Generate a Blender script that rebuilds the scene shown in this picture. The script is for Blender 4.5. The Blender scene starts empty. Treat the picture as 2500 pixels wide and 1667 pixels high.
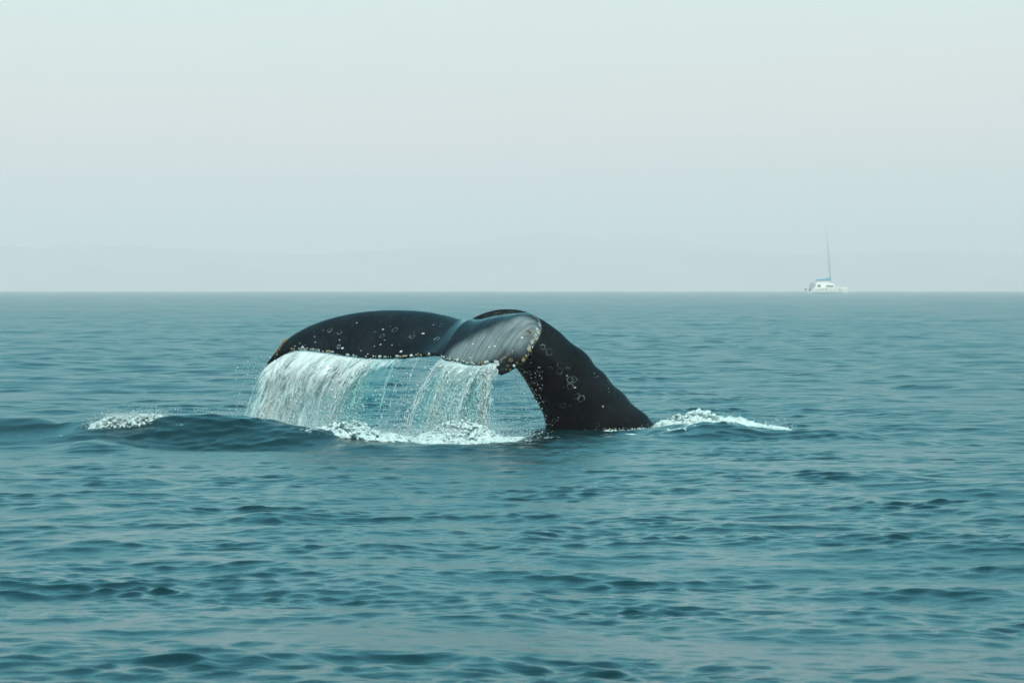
import bpy, bmesh, math, random
import numpy as np
from mathutils import Vector, noise as mnoise
from mathutils.bvhtree import BVHTree

random.seed(7)
rng = np.random.default_rng(11)
R = math.radians
SC = bpy.context.scene
COL = SC.collection

# ------------------------------------------------------------------ camera
CAM_H = 1.95                      # eye height above the sea, metres
LENS = 120.0
F_PX = LENS / 36.0 * 2500.0       # focal length in pixels of the 2500 px photograph
HORIZONTAL_ROW = 704.5            # true horizontal (the sea horizon dips 6.5 px below it)
PITCH = math.atan((833.5 - HORIZONTAL_ROW) / F_PX)
EARTH = 6.37e6
cam_d = bpy.data.cameras.new('camera')
cam_d.lens = LENS
cam_d.sensor_width = 36.0
cam_d.clip_start = 0.5
cam_d.clip_end = 60000.0
cam_d.dof.use_dof = True
cam_d.dof.focus_distance = 45.8
cam_d.dof.aperture_fstop = 9.0
cam = bpy.data.objects.new('camera', cam_d)
COL.objects.link(cam)
cam.location = (0, 0, CAM_H)
cam.rotation_euler = (math.pi / 2 - PITCH, 0, 0)
SC.camera = cam

# ------------------------------------------------------------------ world, sun, exposure
SUN_EL, SUN_AZ = 60.0, 168.0       # azimuth clockwise from +Y (view direction), so behind and right
w = bpy.data.worlds.new('World')
SC.world = w
w.use_nodes = True
nt = w.node_tree
nt.nodes.clear()
def wn(t, **k):
    n = nt.nodes.new(t)
    for a, b in k.items():
        setattr(n, a, b)
    return n
sky = wn('ShaderNodeTexSky', sky_type='NISHITA', sun_disc=False)
sky.sun_elevation = R(SUN_EL)
sky.sun_rotation = R(SUN_AZ)
sky.air_density = 1.0
sky.dust_density = 1.5
sky.ozone_density = 1.0
tc = wn('ShaderNodeTexCoord')
sep = wn('ShaderNodeSeparateXYZ')
nt.links.new(tc.outputs['Generated'], sep.inputs[0])
# thin high cloud: thick towards the horizon, thinning towards the zenith
mp = wn('ShaderNodeMapping')
mp.inputs['Scale'].default_value = (1.2, 1.2, 9.0)
nt.links.new(tc.outputs['Generated'], mp.inputs[0])
nz = wn('ShaderNodeTexNoise')
nz.inputs['Scale'].default_value = 3.2
nz.inputs['Detail'].default_value = 6
nz.inputs['Roughness'].default_value = 0.55
nt.links.new(mp.outputs[0], nz.inputs['Vector'])
cover = wn('ShaderNodeMapRange', interpolation_type='SMOOTHSTEP')
cover.inputs['From Min'].default_value = 0.04
cover.inputs['From Max'].default_value = 0.20
cover.inputs['To Min'].default_value = 0.96
cover.inputs['To Max'].default_value = 0.03
nt.links.new(sep.outputs['Z'], cover.inputs[0])
nv = wn('ShaderNodeMapRange')
nv.inputs['From Min'].default_value = 0.3
nv.inputs['From Max'].default_value = 0.7
nv.inputs['To Min'].default_value = 0.90
nv.inputs['To Max'].default_value = 1.06
nt.links.new(nz.outputs['Fac'], nv.inputs[0])
cm = wn('ShaderNodeMath', operation='MULTIPLY', use_clamp=True)
nt.links.new(cover.outputs[0], cm.inputs[0])
nt.links.new(nv.outputs[0], cm.inputs[1])
tint = wn('ShaderNodeMix', data_type='RGBA', blend_type='MULTIPLY')
tint.inputs['Factor'].default_value = 1.0
nt.links.new(sky.outputs[0], tint.inputs['A'])
tint.inputs['B'].default_value = (0.34, 1.68, 1.38, 1)
mixc = wn('ShaderNodeMix', data_type='RGBA')
nt.links.new(cm.outputs[0], mixc.inputs['Factor'])
nt.links.new(tint.outputs['Result'], mixc.inputs['A'])
mixc.inputs['B'].default_value = (6.5, 5.5, 5.35, 1)
bg = wn('ShaderNodeBackground')
bg.inputs['Strength'].default_value = 0.15
nt.links.new(mixc.outputs['Result'], bg.inputs['Color'])
wo = wn('ShaderNodeOutputWorld')
nt.links.new(bg.outputs[0], wo.inputs['Surface'])

sun_d = bpy.data.lights.new('sun', 'SUN')
sun_d.energy = 4.5
sun_d.angle = R(10)
sun_d.color = (1.0, 0.95, 0.88)
sun = bpy.data.objects.new('sun', sun_d)
COL.objects.link(sun)
sd = Vector((math.sin(R(SUN_AZ)) * math.cos(R(SUN_EL)), math.cos(R(SUN_AZ)) * math.cos(R(SUN_EL)), math.sin(R(SUN_EL))))
sun.rotation_euler = (-sd).to_track_quat('-Z', 'Y').to_euler()
sun.location = sd * 300

vs = SC.view_settings
vs.view_transform = 'Standard'
vs.look = 'None'
vs.exposure = 0.07
vs.gamma = 1.0
vs.use_curve_mapping = False
cy = SC.cycles
cy.use_denoising = True
cy.max_bounces = 10
cy.transparent_max_bounces = 24
cy.volume_bounces = 1
cy.caustics_reflective = False
cy.caustics_refractive = False

# ------------------------------------------------------------------ helpers
_fw = Vector((0, math.cos(PITCH), -math.sin(PITCH)))
_up = Vector((0, math.sin(PITCH), math.cos(PITCH)))
_rt = Vector((1, 0, 0))
def ray(px, py):
    return _fw + _rt * ((px - 1250) / F_PX) + _up * (-(py - 833.5) / F_PX)
def P(px, py, d):
    """point of the place at distance d (metres north of the camera) seen at a photo pixel"""
    v = ray(px, py)
    return Vector((0, 0, CAM_H)) + v * (d / v.y)
def drop(d):
    return d * d / (2 * EARTH)

def link(o, parent=None):
    COL.objects.link(o)
    if parent is not None:
        o.parent = parent
    return o
def tag(o, label=None, cat=None, group=None, kind=None):
    if label: o['label'] = label
    if cat: o['category'] = cat
    if group: o['group'] = group
    if kind: o['kind'] = kind
    return o
def empty(name, loc):
    o = bpy.data.objects.new(name, None)
    o.empty_display_size = 0.2
    o.location = loc
    return link(o)
def mesh_np(name, verts, faces, mat=None, smooth=True, parent=None):
    """verts (n,3) array, faces (m,k) int array with k = 3 or 4"""
    verts = np.asarray(verts, np.float32); faces = np.asarray(faces, np.int32)
    me = bpy.data.meshes.new(name)
    k = faces.shape[1]
    me.vertices.add(len(verts)); me.vertices.foreach_set('co', verts.ravel())
    me.loops.add(faces.size); me.loops.foreach_set('vertex_index', faces.ravel())
    me.polygons.add(len(faces))
    me.polygons.foreach_set('loop_start', np.arange(0, faces.size, k, dtype=np.int32))
    me.polygons.foreach_set('loop_total', np.full(len(faces), k, np.int32))
    if smooth:
        me.polygons.foreach_set('use_smooth', np.ones(len(faces), bool))
    me.update(calc_edges=True)
    if mat: me.materials.append(mat)
    return link(bpy.data.objects.new(name, me), parent)
def grid_faces(r, c, off=0, wrap=False):
    i = np.arange(r - 1)[:, None]; j = np.arange(c if wrap else c - 1)[None, :]
    j2 = (j + 1) % c
    a = i * c + j; b = i * c + j2; d = (i + 1) * c + j; e = (i + 1) * c + j2
    return (np.stack([a, b, e, d], -1).reshape(-1, 4) + off).astype(np.int32)
def cat(x):
    """Catmull-Rom through control rows; returns f(u) with u in [0, n-1]"""
    x = np.asarray(x, float)
    def f(u):
        u = np.clip(np.asarray(u, float), 0, len(x) - 1 - 1e-9)
        i = u.astype(int); t = (u - i)[:, None]
        p0 = x[np.maximum(i - 1, 0)]; p1 = x[i]; p2 = x[i + 1]; p3 = x[np.minimum(i + 2, len(x) - 1)]
        return 0.5 * (2 * p1 + (p2 - p0) * t + (2 * p0 - 5 * p1 + 4 * p2 - p3) * t**2 + (-p0 + 3 * p1 - 3 * p2 + p3) * t**3)
    return f
def sstep(a, b, x):
    t = np.clip((x - a) / (b - a), 0, 1)
    return t * t * (3 - 2 * t)

class Mat:
    """small node-tree helper"""
    def __init__(s, name):
        s.m = bpy.data.materials.new(name); s.m.use_nodes = True
        s.t = s.m.node_tree; s.t.nodes.clear()
        s.out = s.t.nodes.new('ShaderNodeOutputMaterial')
    def n(s, t, ins=None, **k):
        n = s.t.nodes.new(t)
        for a, b in k.items(): setattr(n, a, b)
        for a, b in (ins or {}).items(): s.set(n.inputs[a], b)
        return n
    def set(s, sock, v):
        if hasattr(v, 'is_output'): s.t.links.new(v, sock)
        else: sock.default_value = v
    def math(s, op, a, b=0.0, clamp=False):
        n = s.n('ShaderNodeMath', operation=op, use_clamp=clamp)
        s.set(n.inputs[0], a); s.set(n.inputs[1], b)
        return n.outputs[0]
    def ramp(s, v, a, b, lo=0.0, hi=1.0, smooth=True):
        n = s.n('ShaderNodeMapRange', interpolation_type='SMOOTHSTEP' if smooth else 'LINEAR')
        s.set(n.inputs[0], v)
        for i, q in zip((1, 2, 3, 4), (a, b, lo, hi)): s.set(n.inputs[i], q)
        return n.outputs[0]
    def noise(s, vec, scale, detail=4, rough=0.55, dist=0.0):
        n = s.n('ShaderNodeTexNoise', {'Scale': scale, 'Detail': detail, 'Roughness': rough, 'Distortion': dist})
        if vec is not None: s.set(n.inputs['Vector'], vec)
        return n.outputs['Fac']
    def mapping(s, vec, scale=(1, 1, 1), rot=(0, 0, 0)):
        n = s.n('ShaderNodeMapping', {'Scale': scale, 'Rotation': rot}); s.set(n.inputs[0], vec)
        return n.outputs[0]
    def mix(s, f, a, b, blend='MIX'):
        n = s.n('ShaderNodeMix', data_type='RGBA', blend_type=blend)
        s.set(n.inputs['Factor'], f); s.set(n.inputs['A'], a); s.set(n.inputs['B'], b)
        return n.outputs['Result']
    def bump(s, h, strength, dist):
        return s.n('ShaderNodeBump', {'Height': h, 'Strength': strength, 'Distance': dist}).outputs[0]
    def pos(s):
        return s.n('ShaderNodeNewGeometry').outputs['Position']
    def attr(s, name):
        return s.n('ShaderNodeAttribute', attribute_name=name)
    def principled(s, **k):
        return s.n('ShaderNodeBsdfPrincipled', {a.replace('_', ' '): b for a, b in k.items()})
    def done(s, shader):
        s.set(s.out.inputs['Surface'], shader); return s.m

def simple(name, col, rough=0.5, var=0.15, scale=3.0, metal=0.0):
    m = Mat(name)
    nz_ = m.noise(m.n('ShaderNodeTexCoord').outputs['Object'], scale, 4)
    c2 = tuple(max(0, c * (1 - var)) for c in col[:3]) + (1,)
    c = m.mix(m.ramp(nz_, 0.35, 0.65), tuple(col[:3]) + (1,), c2)
    p = m.principled(Base_Color=c, Roughness=rough, Metallic=metal)
    return m.done(p.outputs[0])

# ------------------------------------------------------------------ the sea
def make_sea_material():
    m = Mat('sea_water')
    pos = m.pos()
    rough = m.attr('residual').outputs['Fac']
    foam_a = m.attr('foam').outputs['Fac']
    # fine ripples below the mesh resolution
    r1 = m.noise(m.mapping(pos, (0.8, 2.0, 1.0), (0, 0, 0.12)), 9.0, 3, 0.5, 0.4)
    r2 = m.noise(m.mapping(pos, (0.8, 1.8, 1.0), (0, 0, -0.2)), 19.0, 2, 0.5)
    h = m.math('ADD', r1, m.math('MULTIPLY', r2, 0.5))
    nrm = m.bump(h, 0.16, 0.04)
    fn = m.noise(m.mapping(pos, (1.0, 0.55, 1.0)), 4.2, 7, 0.65, 1.2)
    fn2 = m.noise(pos, 30.0, 3, 0.6)
    thr = m.math('SUBTRACT', 1.02, foam_a)
    fmask = m.ramp(m.math('ADD', fn, m.math('MULTIPLY', m.math('SUBTRACT', fn2, 0.5), 0.25)), thr, m.math('ADD', thr, 0.13))
    fmask = m.math('MULTIPLY', fmask, m.ramp(foam_a, 0.02, 0.1), True)
    water = m.principled(Base_Color=(0.0005, 0.013, 0.0145, 1), Roughness=rough, IOR=1.333)
    m.set(water.inputs['Normal'], nrm)
    foam = m.principled(Base_Color=(0.50, 0.54, 0.54, 1), Roughness=0.7)
    m.set(foam.inputs['Normal'], m.bump(fn2, 0.5, 0.03))
    mx = m.n('ShaderNodeMixShader')
    m.set(mx.inputs[0], fmask); m.set(mx.inputs[1], water.outputs[0]); m.set(mx.inputs[2], foam.outputs[0])
    return m.done(mx.outputs[0])

def ridge(X, Y, pts, front, back, sharp=2.2):
    """swell raised along a polyline of (x, y, height); steep towards -y (front), gentle behind"""
    pts = np.array(sorted(pts))
    yc = np.interp(X, pts[:, 0], pts[:, 1])
    hc = np.interp(X, pts[:, 0], pts[:, 2], left=0, right=0)
    # soften the ends of the polyline
    dy = Y - yc
    s = np.where(dy < 0, front, back)
    return hc * np.exp(-((dy / s) ** 2 + .006) ** (sharp / 2))
def xw(px, d):
    return (px - 1250) / F_PX * d

def whale_water(X, Y):
    """swells, mounds and hollows the whale raises round its tail"""
    Z = np.zeros_like(X)
    d1 = 43.6
    Z += ridge(X, Y, [(xw(p, d1), d1 + o, h) for p, o, h in (
        (-300, 1.0, 0.0), (-60, .9, .25), (60, .8, .27), (130, .6, .22), (190, .3, .25), (250, .2, .29), (320, .1, .31), (420, 0, .33),
        (520, 0, .34), (585, 0, .35), (640, -.1, .30), (710, -.3, .25), (790, -.6, .17), (870, -.9, .10), (960, -1.0, .05), (1060, -1.0, 0))], .80, 1.2, 1.5)
    Z += ridge(X, Y, [(xw(p, 41.5), 41.4 + o, h) for p, o, h in (
        (90, .2, 0), (150, .1, .04), (215, 0, .10), (265, 0, .09), (330, -.2, .03), (400, -.3, 0))], .55, .7)
    Z += ridge(X, Y, [(xw(p, 41.0), 41.0 + o, h) for p, o, h in (
        (780, .2, 0), (850, .1, .05), (905, 0, .08), (990, 0, .03), (1080, 0, .06), (1180, .1, .05), (1300, .2, 0))], .5, .7)
    d2 = 45.2
    Z += ridge(X, Y, [(xw(p, d2), d2 + o, h) for p, o, h in (
        (1560, .2, 0), (1640, .1, .10), (1710, 0, .17), (1790, 0, .18), (1850, -.1, .13), (1930, -.3, .10), (2000, -.5, .12), (2080, -.8, .06), (2200, -1.2, 0))], .85, 1.2)
    # hollow in front of the left wave
    Z += ridge(X, Y, [(xw(p, 41.8), 41.9 + o, h) for p, o, h in (
        (250, .2, 0), (350, .1, -.06), (600, 0, -.09), (750, -.2, -.05), (860, 0, 0))], .8, .8)
    # general rise in front of the tail stock
    Z += 0.05 * np.exp(-((X - xw(1450, 45)) / 1.3) ** 2 - ((Y - 44.6) / 1.6) ** 2)
    return Z

# wave components: wavelength, direction, amplitude, phase
NA, NB = 130, 60
lamA = np.exp(rng.normal(math.log(0.18), 0.42, NA)).clip(0.11, 0.9)
lamB = np.exp(rng.normal(math.log(1.05), 0.42, NB)).clip(0.5, 3.0)
lam = np.concatenate([lamA, lamB])
theta = np.concatenate([rng.normal(R(-97), R(46), NA), rng.normal(R(-100), R(55), NB)])
slope = np.concatenate([np.full(NA, 0.122 * math.sqrt(2 / NA)), np.full(NB, 0.062 * math.sqrt(2 / NB))])
lam2 = np.exp(rng.uniform(math.log(3.2), math.log(26), 22))
theta2 = rng.normal(R(-104), R(42), 22)
slope2 = np.full(22, 0.006)
lam3 = np.exp(rng.normal(math.log(3.2), 0.35, 30))
lam2 = np.concatenate([lam2, lam3]); theta2 = np.concatenate([theta2, rng.normal(R(-98), R(50), 30)]); slope2 = np.concatenate([slope2, np.full(30, 0.022 * math.sqrt(2 / 30))])
lam = np.concatenate([lam, lam2]); theta = np.concatenate([theta, theta2])
kk = 2 * math.pi / lam; slope = np.concatenate([slope, slope2]); amp = slope / kk
phase = rng.uniform(0, 2 * math.pi, len(lam))

def make_sea():
    ys = [13.5]
    while ys[-1] < 12800:
        y = ys[-1]
        if y < 21: g = 0.046
        elif y < 42: g = 0.035
        elif y < 150: g = 0.00105 * y
        elif y < 400: g = 0.0014 * y
        elif y < 1000: g = 0.0035 * y
        elif y < 3000: g = 0.011 * y
        else: g = 0.05 * y
        ys.append(y + g)
    ys = np.array(ys)
    sp = np.gradient(ys)
    C = 390
    u = np.linspace(-1, 1, C)
    half = 0.32 * ys + 6.0
    X = half[:, None] * (0.50 * u + 0.50 * u ** 5)[None, :]
    Y = np.repeat(ys[:, None], C, 1)
    spacing = np.maximum(sp[:, None], half[:, None] * 2 / C * (0.50 + 2.5 * u ** 4)[None, :]).astype(np.float32)
    # calmer water: a slick in front of the wave and patches of gusts
    gust = np.zeros_like(X)
    for i in range(10):
        l_ = math.exp(random.uniform(math.log(5), math.log(45))); a_ = R(random.uniform(40, 140))
        gust += np.cos(2 * math.pi / l_ * (X * math.cos(a_) + Y * math.sin(a_)) + random.uniform(0, 6.28)) / math.sqrt(5)
    grp = np.zeros_like(X)
    for i in range(12):
        l_ = math.exp(random.uniform(math.log(1.3), math.log(7))); a_ = R(random.gauss(-95, 35))
        att = sstep(2.4, 5.0, l_ / spacing)
        grp += att * np.cos(2 * math.pi / l_ * (X * math.cos(a_) + Y * math.sin(a_)) + random.uniform(0, 6.28)) / math.sqrt(6)
    small = np.clip(np.exp(0.30 * grp - 0.05) + 0.12 * gust, 0.45, 1.8)
    slick = np.exp(-((Y - 39.3) / 1.9) ** 2) * (1 - sstep(xw(900, 40), xw(1900, 40), X))
    slick = np.maximum(slick, 0.55 * np.exp(-((Y - 38) / 3.2) ** 2 - ((X - xw(1350, 38)) / 2.2) ** 2))
    mid = 1 - 0.5 * slick
    calm = mid * (1 - 0.88 * np.exp(-((Y - 44.6) / 4.0) ** 4 - (X / 8.5) ** 4))
    small *= 1 - 0.35 * slick
    # broken water round the tail
    churn = np.exp(-((Y - 44.6) / 1.5) ** 2 - ((X - xw(1420, 45)) / 1.6) ** 2)
    face = np.exp(-((Y - 42.9) / 0.9) ** 2) * (1 - sstep(xw(620, 43), xw(1000, 43), X)) * sstep(xw(100, 43), xw(260, 43), X)
    base_ = np.exp(-((Y - 46.2) / 0.8) ** 2 - ((X - xw(1460, 46)) / 1.0) ** 2)
    small *= 1 + 0.6 * churn + 0.8 * face + 0.8 * base_
    Z = np.zeros_like(X); DX = np.zeros_like(X); DY = np.zeros_like(X)
    res = np.zeros_like(X)
    for i in range(len(lam)):
        att = sstep(2.2, 4.2, lam[i] / spacing)
        res += (1 - att ** 2) * slope[i] ** 2 / 2
        hit = np.nonzero(att.max(1) > 0)[0]
        if len(hit) == 0: continue
        n = int(hit[-1]) + 1
        kx, ky = math.cos(theta[i]), math.sin(theta[i])
        ph = (kk[i] * (kx * X[:n] + ky * Y[:n]) + phase[i]).astype(np.float32)
        a = (amp[i] * att[:n]) * (small[:n] if lam[i] < 0.9 else mid[:n] if lam[i] < 1.7 else calm[:n])
        Z[:n] += a * np.cos(ph)
        s_ = a * np.sin(ph) * (1.35 if lam[i] < 0.9 else 1.1)
        DX[:n] -= kx * s_; DY[:n] -= ky * s_
    Z += whale_water(X, Y)
    Z -= Y ** 2 / (2 * EARTH)
    foam = np.zeros_like(X)
    def patch(px, d, wx, wy, v):
        nonlocal foam
        foam = np.maximum(foam, v * np.exp(-((X - xw(px, d)) / wx) ** 2 - ((Y - d) / wy) ** 2))
    patch(1530, 45.0, .55, .5, .60); patch(1600, 44.4, .5, .4, .57); patch(1480, 44.1, .5, .4, .50)
    patch(1660, 44.9, .5, .5, .60); patch(1360, 43.9, .5, .3, .50); patch(1290, 43.6, .4, .4, .45)
    patch(1760, 45.5, .9, .7, .72); patch(1880, 45.4, .5, .5, .6)
    patch(1100, 43.9, 1.0, .8, .68); patch(900, 43.4, .9, .7, .66); patch(760, 42.9, .5, .35, .52)
    patch(310, 43.9, .55, .45, .66); patch(240, 43.5, .4, .35, .56); patch(160, 43.2, .5, .3, .48); patch(60, 43.4, .4, .3, .45)
    patch(1000, 44.2, 1.6, .9, .62); patch(1450, 46.4, .9, .35, .56); patch(1330, 46.2, .3, .5, .46); patch(450, 43.2, 1.0, .5, .40); patch(640, 44.6, .9, .7, .62); patch(850, 41.6, .4, .25, .46)
    Xo = X + DX; Yo = Y + DY
    V = np.stack([Xo, Yo, Z], -1).reshape(-1, 3)
    F = grid_faces(len(ys), C)
    sig2 = 0.10 * res + 0.012 ** 2
    rough = np.sqrt(np.sqrt(2.0 * sig2))
    # wide outskirts so that the sea reaches the horizon on every side
    extra_v, extra_f = [], []
    base = len(V)
    step = [0] + list(range(40, len(ys), 60)) + [len(ys) - 1]
    for side in (0, C - 1):
        sgn = -1 if side == 0 else 1
        st = len(extra_v) + base
        for r in step:
            e = Vector((Xo[r, side], Yo[r, side], Z[r, side]))
            for q in (0.0, 0.02, 0.15, 0.5, 1.0):
                x = e.x + (sgn * 12000 - e.x) * q
                z = e.z if q == 0 else -(x * x + e.y ** 2) / (2 * EARTH) - 0.12
                extra_v.append((x, e.y, z - (0.02 if q == 0 else 0)))
        f = grid_faces(len(step), 5, st)
        extra_f.append(f[:, ::-1] if sgn < 0 else f)
    st = len(extra_v) + base
    for y in (13.6, 5, -400, -2400):
        for x in (-12000, -2000, -200, -6.0, 6.0, 200, 2000, 12000):
            extra_v.append((x, y, -(x * x + y * y) / (2 * EARTH) - 0.14))
    extra_f.append(grid_faces(4, 8, st)[:, ::-1])
    V = np.concatenate([V, np.array(extra_v)]); F = np.concatenate([F] + extra_f)
    o = mesh_np('sea', V, F, make_sea_material())
    a = o.data.attributes.new('residual', 'FLOAT', 'POINT')
    a.data.foreach_set('value', np.concatenate([rough.ravel(), np.full(len(extra_v), 0.30)]).astype(np.float32))
    a = o.data.attributes.new('foam', 'FLOAT', 'POINT')
    a.data.foreach_set('value', np.concatenate([foam.ravel(), np.zeros(len(extra_v))]).astype(np.float32))
    tag(o, 'teal rippled sea reaching to the hazy horizon', None, kind='structure')
    return o
sea = make_sea()

# ------------------------------------------------------------------ far hills
def make_hills(name, label, d, pts, depth, seed, col):
    pts = np.array(pts, float)
    nx, ny = 260, 14
    px = np.linspace(pts[0, 0], pts[-1, 0], nx)
    hp = np.interp(px, pts[:, 0], pts[:, 1])
    k = np.ones(9) / 9
    hp = np.convolve(np.pad(hp, 4, 'edge'), k, 'valid')
    xs = (px - 1250) / F_PX * d
    H = (711 - hp) / F_PX * d
    V = np.zeros((ny, nx, 3))
    for j in range(ny):
        v = j / (ny - 1)
        prof = math.sin(math.pi * min(v * 1.25, 1 - 0.25 * 0) * 0.5) if v < 0.8 else math.cos((v - 0.8) / 0.2 * math.pi / 2)
        for i in range(nx):
            n_ = mnoise.fractal(Vector((xs[i] * 0.0016, v * 3.0 + seed, seed)), 0.8, 2.1, 5)
            yy = d - depth * 0.8 + v * depth
            V[j, i] = (xs[i] * yy / d, yy, max(-12, H[i] * prof * (1 + 0.10 * n_)) - drop(yy) - 3)
    m = Mat(name + '_ground')
    nz_ = m.noise(m.pos(), 0.004, 5)
    m.done(m.principled(Base_Color=m.mix(m.ramp(nz_, .35, .65), col, tuple(c * .6 for c in col[:3]) + (1,)), Roughness=1.0).outputs[0])
    o = mesh_np(name, V.reshape(-1, 3), grid_faces(ny, nx), m.m)
    return tag(o, label, None, kind='structure')
make_hills('hills', 'long low coastal hills fading into haze above the horizon', 8600.0,
    [(-2200, 640), (-900, 606), (-300, 600), (0, 602), (200, 606), (380, 603), (520, 612), (700, 618), (880, 611), (1050, 604), (1250, 598), (1500, 600),
     (1750, 606), (1950, 612), (2150, 607), (2350, 613), (2600, 618), (3400, 606), (4400, 640)], 1600, 3.1, (0.19, 0.23, 0.25, 1))
make_hills('far_hills', 'faint far mountain rising behind the low coastal hills', 10600.0,
    [(800, 640), (980, 606), (1100, 592), (1190, 580), (1260, 567), (1330, 562), (1380, 566), (1420, 579), (1500, 588), (1620, 586), (1700, 594), (1820, 606), (2000, 640)],
    1700, 8.7, (0.19, 0.23, 0.25, 1))

# ------------------------------------------------------------------ haze
def make_haze():
    bm = bmesh.new()
    bmesh.ops.create_cube(bm, size=1.0)
    for v in bm.verts:
        v.co = Vector((v.co.x * 25000, 5400 + v.co.y * 16000, 85 + v.co.z * 240))
    me = bpy.data.meshes.new('haze'); bm.to_mesh(me); bm.free()
    o = link(bpy.data.objects.new('haze', me))
    m = bpy.data.materials.new('haze_air'); m.use_nodes = True
    t = m.node_tree; t.nodes.clear()
    out = t.nodes.new('ShaderNodeOutputMaterial')
    v = t.nodes.new('ShaderNodeVolumePrincipled')
    v.inputs['Color'].default_value = (0.95, 0.765, 0.775, 1)
    v.inputs['Density'].default_value = HAZE
    v.inputs['Anisotropy'].default_value = -0.25
    t.links.new(v.outputs[0], out.inputs['Volume'])
    me.materials.append(m)
    return tag(o, 'pale marine haze lying over the sea', None, kind='stuff')
HAZE = 3.6e-4
make_haze()

# ------------------------------------------------------------------ the whale
# fluke stations: leading-edge point, trailing-edge point (photo column, row, distance), thickness
FL = [
    ((652, 888, 47.66), (655, 891, 47.65), .040),
    ((690, 842, 47.55), (704, 861, 47.42), .045),
    ((720, 818, 47.50), (735, 854, 47.20), .060),
    ((755, 799, 47.40), (765, 856, 47.00), .075),
    ((800, 782, 47.30), (802, 861, 46.75), .090),
    ((860, 768, 47.20), (848, 868, 46.50), .105),
    ((920, 761, 47.05), (892, 873, 46.25), .120),
    ((980, 760, 46.90), (940, 874, 46.00), .135),
    ((1040, 764, 46.70), (985, 873, 45.80), .150),
    ((1095, 775, 46.50), (1030, 869, 45.60), .165),
    ((1150, 790, 46.30), (1066, 867, 45.30), .175),
    ((1195, 795, 46.10), (1088, 878, 45.08), .160),
    ((1244, 785, 45.95), (1116, 882, 44.88), .140),
    ((1285, 778, 45.80), (1142, 889, 44.72), .120),
    ((1313, 777, 45.60), (1170, 890, 44.62), .100),
    ((1323, 800, 45.35), (1192, 886, 44.55), .085),
    ((1318, 824, 45.15), (1206, 884, 44.50), .070),
    ((1299, 854, 44.95), (1214, 888, 44.48), .060),
    ((1277, 883, 44.75), (1212, 898, 44.46), .052),
    ((1249, 905, 44.56), (1211, 906, 44.45), .045),
    ((1226, 915, 44.46), (1216, 912, 44.45), .035),
]
fl_L = cat([P(*a) for a, b, t in FL]); fl_T = cat([P(*b) for a, b, t in FL]); fl_t = cat([[t] for a, b, t in FL])
# tail-stock stations: back (dorsal) point, belly point, distance, half width
ST = [
    ((1760, 1230), (1395, 1290), 47.75, .52),
    ((1680, 1120), (1352, 1150), 47.55, .50),
    ((1603, 1040), (1333, 1060), 47.30, .47),
    ((1577, 1010), (1331, 1036), 47.22, .45),
    ((1545, 986), (1326, 1012), 47.15, .44),
    ((1523, 959), (1317, 994), 47.08, .42),
    ((1498, 939), (1308, 977), 47.0, .40),
    ((1477, 911), (1297, 956), 46.93, .38),
    ((1455, 893), (1287, 938), 46.86, .36),
    ((1439, 870), (1277, 922), 46.8, .345),
    ((1422, 854), (1267, 908), 46.74, .33),
    ((1396, 837), (1255, 893), 46.68, .31),
    ((1371, 813), (1240, 878), 46.62, .29),
    ((1346, 794), (1222, 862), 46.56, .27),
    ((1321, 778), (1205, 848), 46.5, .25),
    ((1296, 765), (1188, 838), 46.45, .23),
    ((1270, 757), (1172, 830), 46.4, .21),
    ((1245, 754), (1158, 826), 46.35, .19),
    ((1220, 755), (1145, 826), 46.28, .17),
    ((1195, 760), (1133, 828), 46.2, .15),
    ((1172, 768), (1120, 832), 46.1, .125),
    ((1150, 780), (1106, 838), 45.95, .10),
    ((1128, 800), (1095, 846), 45.8, .075),
    ((1105, 825), (1085, 852), 45.65, .05),
]
st_D = cat([P(a[0], a[1], d) for a, b, d, w_ in ST]); st_V = cat([P(b[0], b[1], d - .1) for a, b, d, w_ in ST]); st_w = cat([[w_] for a, b, d, w_ in ST])

def fluke_mesh():
    n, m = 150, 44
    u = np.linspace(0, len(FL) - 1, n)
    L, T, th = fl_L(u), fl_T(u), fl_t(u)[:, 0]
    # nicked, uneven trailing edge
    ch = T - L
    for i in range(n):
        k = mnoise.fractal(Vector((u[i] * 2.3, 4.2, 0)), 0.6, 2.2, 4) * 0.022
        T[i] += ch[i] / max(np.linalg.norm(ch[i]), 1e-6) * k
    ch = T - L
    mid = (L + T) / 2
    span = np.gradient(mid, axis=0)
    nrm = np.cross(ch, span)
    nrm /= np.linalg.norm(nrm, axis=1)[:, None]
    if nrm[n // 2][2] < 0: nrm = -nrm
    for _ in range(6):
        nrm[1:-1] = (nrm[:-2] + nrm[1:-1] * 2 + nrm[2:]) / 4
    nrm /= np.linalg.norm(nrm, axis=1)[:, None]
    V = np.zeros((n, m, 3))
    for j in range(m):
        a = 2 * math.pi * j / m
        v = (1 - math.cos(a)) / 2           # 0 leading edge, 1 trailing edge
        prof = 2.6 * (0.2969 * math.sqrt(v) - 0.1260 * v - 0.3516 * v**2 + 0.2843 * v**3 - 0.0900 * v**4) / 0.3 * 0.55
        s_ = 1 if a < math.pi else -1
        camber = np.interp(u, [0, 8, 9.7, 10.5, 12, 15, 20], [.05, .045, .03, .13, .13, .13, .06]) * np.linalg.norm(ch, axis=1) * math.sin(math.pi * v ** .75)
        tk = th * prof * .5 + 0.020 * (1 - 0.5 * (v < .02))
        V[:, j] = L + ch * v + nrm * (camber + s_ * tk)[:, None]
    return V, n, m
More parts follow.
